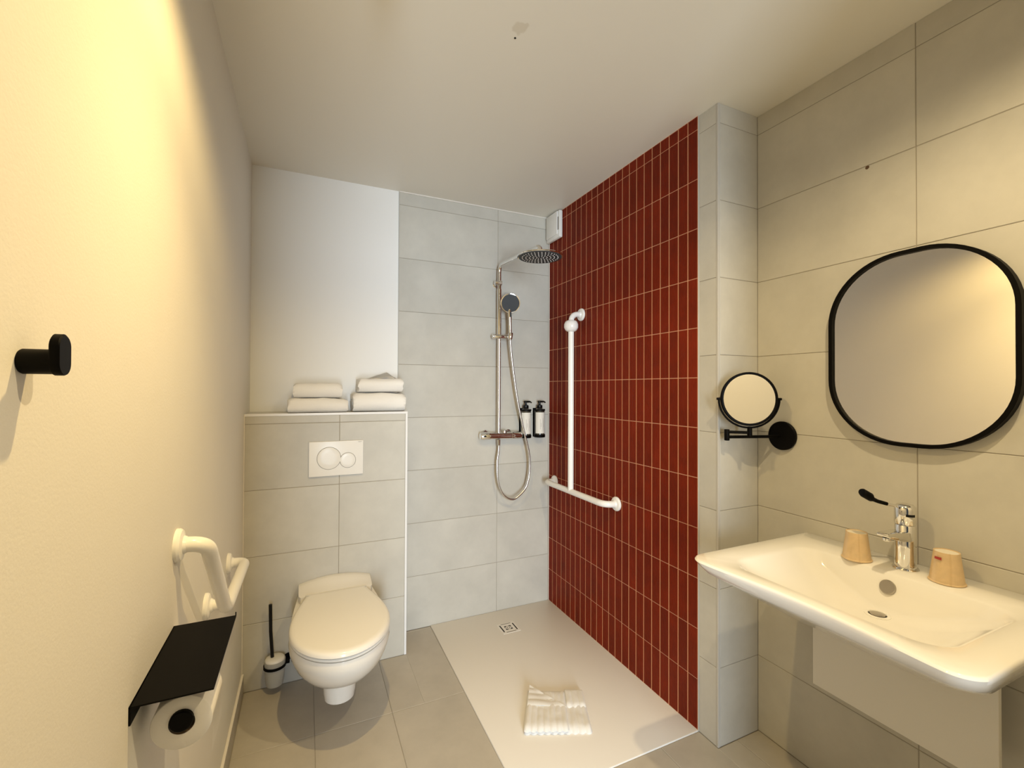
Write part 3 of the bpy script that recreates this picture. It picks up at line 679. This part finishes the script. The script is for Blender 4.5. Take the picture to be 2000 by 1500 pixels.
# ------------------------------------------------------------------ faucet
fc = thing('faucet', 'chrome basin faucet with long black medical lever', 'faucet', (.152, -1.857, BZ))
fx, fy = .152, -1.857; zt = BZ - .0012
finish('base_ring', lathe(nb(), (fx, fy, zt), (0, 0, 1), [(.031, 0), (.0315, .003), (.030, .006), (.027, .007)], 36), 'chrome', fc)
finish('body', lathe(nb(), (fx, fy, zt), (0, 0, 1), [(.0255, .005), (.0250, .06), (.0250, .128), (.0235, .130)], 40), 'chrome', fc, 40)
cp = finish('handle_cap', lathe(nb(), (fx, fy, zt), (0, 0, 1), [(.0240, .1305), (.0258, .133), (.0258, .172), (.0245, .182), (.019, .188), (.010, .1905)], 40), 'chrome', fc, 45)
b = nb(); loft(b, [[Vector((x, fy + yy, zz)) for yy, zz in sec] for x, sec in [
    (fx - .010, [(-.020, .965), (.020, .965), (.022, .938), (-.022, .938)]), (fx - .055, [(-.018, .970), (.018, .970), (.020, .945), (-.020, .945)]),
    (fx - .100, [(-.016, .973), (.016, .973), (.018, .957), (-.018, .957)]), (fx - .118, [(-.014, .972), (.014, .972), (.015, .964), (-.015, .964)])]])
bmesh.ops.bevel(b, geom=b.edges[:], offset=.0025, segments=2, profile=.5, affect='EDGES'); sp = finish('spout', b, 'chrome', fc, 40)
finish('aerator', lathe(nb(), (fx - .097, fy, .9575), (0, 0, -1), [(.0105, 0), (.0105, .007), (.009, .009)], 20), 'chrome', sp)
ld = Vector((-.82, .50, .22)).normalized(); l0 = Vector((fx, fy, 1.030)) + ld * .020
b = nb(); tube(b, [l0, l0 + ld * .045], .0042, 12); lv = finish('lever', b, 'chrome', cp)
sd = ld.cross(Vector((0, 0, 1))).normalized(); up_ = sd.cross(ld).normalized(); b = nb(); sec = []
for t, hw, ht, rise in [(.030, .0052, .0052, 0), (.056, .0062, .0055, .001), (.070, .008, .0065, .004), (.078, .016, .0125, .008), (.100, .0175, .0125, .015), (.104, .0150, .0100, .016)]:
    cc = l0 + ld * t + up_ * rise; sec.append([cc + sd * (hw * math.cos(a_)) + up_ * (ht * math.sin(a_)) for a_ in [2 * PI * i / 16 for i in range(16)]])
loft(b, sec); finish('lever_grip', b, 'black', lv, 60)
b = nb(); rw = []
for z in (1.010, 1.017): rw.append([b.verts.new((fx + .0262 * math.cos(t), fy + .0262 * math.sin(t), z)) for t in [PI * 1.15 + .9 * i / 8 for i in range(9)]])
bridge(b, rw[0], rw[1], False); finish('temperature_mark', b, 'black_gloss', cp, 0)

# ------------------------------------------------------------------ wrapped paper cups
for cx, cy, lab, mk in [(.108, -1.752, 'upside-down kraft paper cup in clear wrap between the basin corner and the faucet', False), (.146, -1.953, 'upside-down kraft paper cup in clear wrap with a red print mark beside the faucet', True)]:
    cpz = BZ - .0012
    q = thing('paper_cup', lab, 'paper cup', (cx, cy, cpz), 'wrapped paper cups on the wash basin')
    finish('cup', lathe(nb(), (cx, cy, cpz), (0, 0, 1), [(.0385, .0005), (.0395, .002), (.0385, .004), (.0365, .005), (.0275, .080), (.0275, .083), (.0255, .083), (.0255, .080)], 36), 'cup', q, 40)
    finish('cup_base', lathe(nb(), (cx, cy, cpz + .0795), (0, 0, 1), [(.0255, 0), (.0255, .0015)], 32), 'cup_base', q)
    b = nb(); rgs = []
    for k, (r_, h_) in enumerate([(.0415, .001), (.0405, .006), (.0385, .02), (.035, .045), (.031, .072), (.0295, .086), (.020, .0885), (.004, .089)]):
        rgs.append([Vector((cx + math.cos(t) * r_ * (1 + .05 * noise.noise(Vector((math.cos(t) * 2.2, math.sin(t) * 2.2, h_ * 30 + cx * 50)))), cy + math.sin(t) * r_ * (1 + .05 * noise.noise(Vector((math.cos(t) * 2.2, math.sin(t) * 2.2, h_ * 30 + 7 + cx * 50)))), cpz + h_)) for t in [2 * PI * i / 40 for i in range(40)]])
    loft(b, rgs, False, True); finish('wrapper', b, 'film', q, 60)
    if mk:
        b = nb(); rw = []
        for z in (.064, .071): rw.append([b.verts.new((cx + (.0335 - .1 * (z - .064)) * math.cos(t), cy + (.0335 - .1 * (z - .064)) * math.sin(t), cpz + z)) for t in [PI * .86 + .5 * i / 8 for i in range(9)]])
        bridge(b, rw[0], rw[1], False); finish('print', b, 'redprint', q, 0)

# ------------------------------------------------------------------ wall mirror
wm = thing('wall_mirror', 'large rounded wall mirror with thin black frame above the wash basin', 'mirror', (XR, -1.848, 1.503))
my0, my1, mz0, mz1 = -2.082, -1.618, 1.205, 1.801
def mir(inset): return [(y, z) for z, y in rrect(mz0 + inset, mz1 - inset, my0 + inset, my1 - inset, .205 - inset, 16)]
def P3(pl, x): return [Vector((x, y, z)) for y, z in pl]
b = nb(); V = loft(b, [P3(mir(.006), XR - .0005), P3(mir(.0), XR - .0005), P3(mir(.0), XR - .027), P3(mir(.001), XR - .028), P3(mir(.0105), XR - .028), P3(mir(.0115), XR - .027), P3(mir(.0115), XR - .016)], False, False)
finish('frame', b, 'black', wm, 40)
b = nb(); b.faces.new([b.verts.new(p) for p in P3(mir(.0105), XR - .0185)]); me_ = bmesh.ops.extrude_face_region(b, geom=b.faces[:]); bmesh.ops.translate(b, verts=[v for v in me_['geom'] if isinstance(v, bmesh.types.BMVert)], vec=(.004, 0, 0))
finish('glass', b, 'mirror', wm, 0)

# ------------------------------------------------------------------ magnifying mirror
mm = thing('magnifying_mirror', 'small round black magnifying mirror on a folding wall arm', 'mirror', (XR, -1.437, 1.199))
finish('wall_disc', lathe(nb(), (XR, -1.437, 1.199), (-1, 0, 0), [(.054, 0), (.055, .002), (.055, .010), (.052, .0135), (.02, .015)], 44), 'black', mm, 40)
hg = Vector((.004, -1.366, 1.203)); st = Vector((.058, -1.421, 1.217)); zl = 1.196
b = nb(); tube(b, [(XR - .012, -1.430, zl), (XR - .03, -1.427, zl), hg + Vector((0, 0, zl - hg.z))], .0058, 14); finish('lower_arm', b, 'black', mm)
b = nb(); tube(b, [hg + Vector((0, 0, .0125)), st + Vector((0, 0, -.0015))], .0055, 14); finish('upper_arm', b, 'black', mm)
finish('hinge', lathe(nb(), (hg.x, hg.y, 1.183), (0, 0, 1), [(.0085, 0), (.0095, .0015), (.0095, .0405), (.0085, .042)], 20), 'black', mm)
mc = Vector((.055, -1.420, 1.341)); nrm = Vector((-.53, -.848, .03)).normalized(); sx_, ux_ = frame_at(nrm)
finish('stem', lathe(nb(), (st.x, st.y, 1.202), (0, 0, 1), [(.0085, 0), (.0085, .028), (.006, .031), (.006, .036)], 18), 'black', mm)
b = nb(); n2 = 40   # yoke: lower half ring
tube(b, [mc + sx_ * (.107 * math.cos(a_)) + Vector((0, 0, 1)) * (.107 * math.sin(a_)) for a_ in [PI + PI * i / 28 for i in range(29)]], .0036, 10); finish('yoke', b, 'black', mm, 60)
for s in (-1, 1):
    b = nb(); tube(b, [mc + sx_ * (s * .098), mc + sx_ * (s * .114)], .0045, 12); finish('pivot_pin', b, 'black', mm)
b = nb(); lathe(b, mc - nrm * .008, nrm, [(.094, 0), (.100, .002), (.1005, .014), (.099, .0165), (.0925, .0165), (.0915, .014), (.0915, .002), (.094, 0)], 56, False); finish('frame', b, 'black', mm, 40)
finish('glass', lathe(nb(), mc - nrm * .004, nrm, [(.0925, 0), (.0925, .0085)], 56), 'mirror', mm, 30)
finish('back_glass', lathe(nb(), mc - nrm * .0075, nrm, [(.0925, 0), (.0925, .003)], 56), 'mirror', mm, 30)

# ------------------------------------------------------------------ the lamps themselves, above the picture
for lx, ly, lz, nm, lab in [(LAMP[0], LAMP[1], LAMP[2] + .006, 'ceiling_spotlight', 'white cylindrical ceiling spotlight above the painted wall side'), (-.50, -2.28, 2.486, 'recessed_downlight', 'small round recessed downlight in the ceiling in front of the basin')]:
    q = thing(nm, lab, 'ceiling light', (lx, ly, H))
    b = nb(); lathe(b, (lx, ly, H), (0, 0, -1), [(.030, 0), (.030, H - lz - .003), (.029, H - lz), (.024, H - lz), (.022, (H - lz) * .6)], 32); finish('housing', b, 'plastic', q, 40)
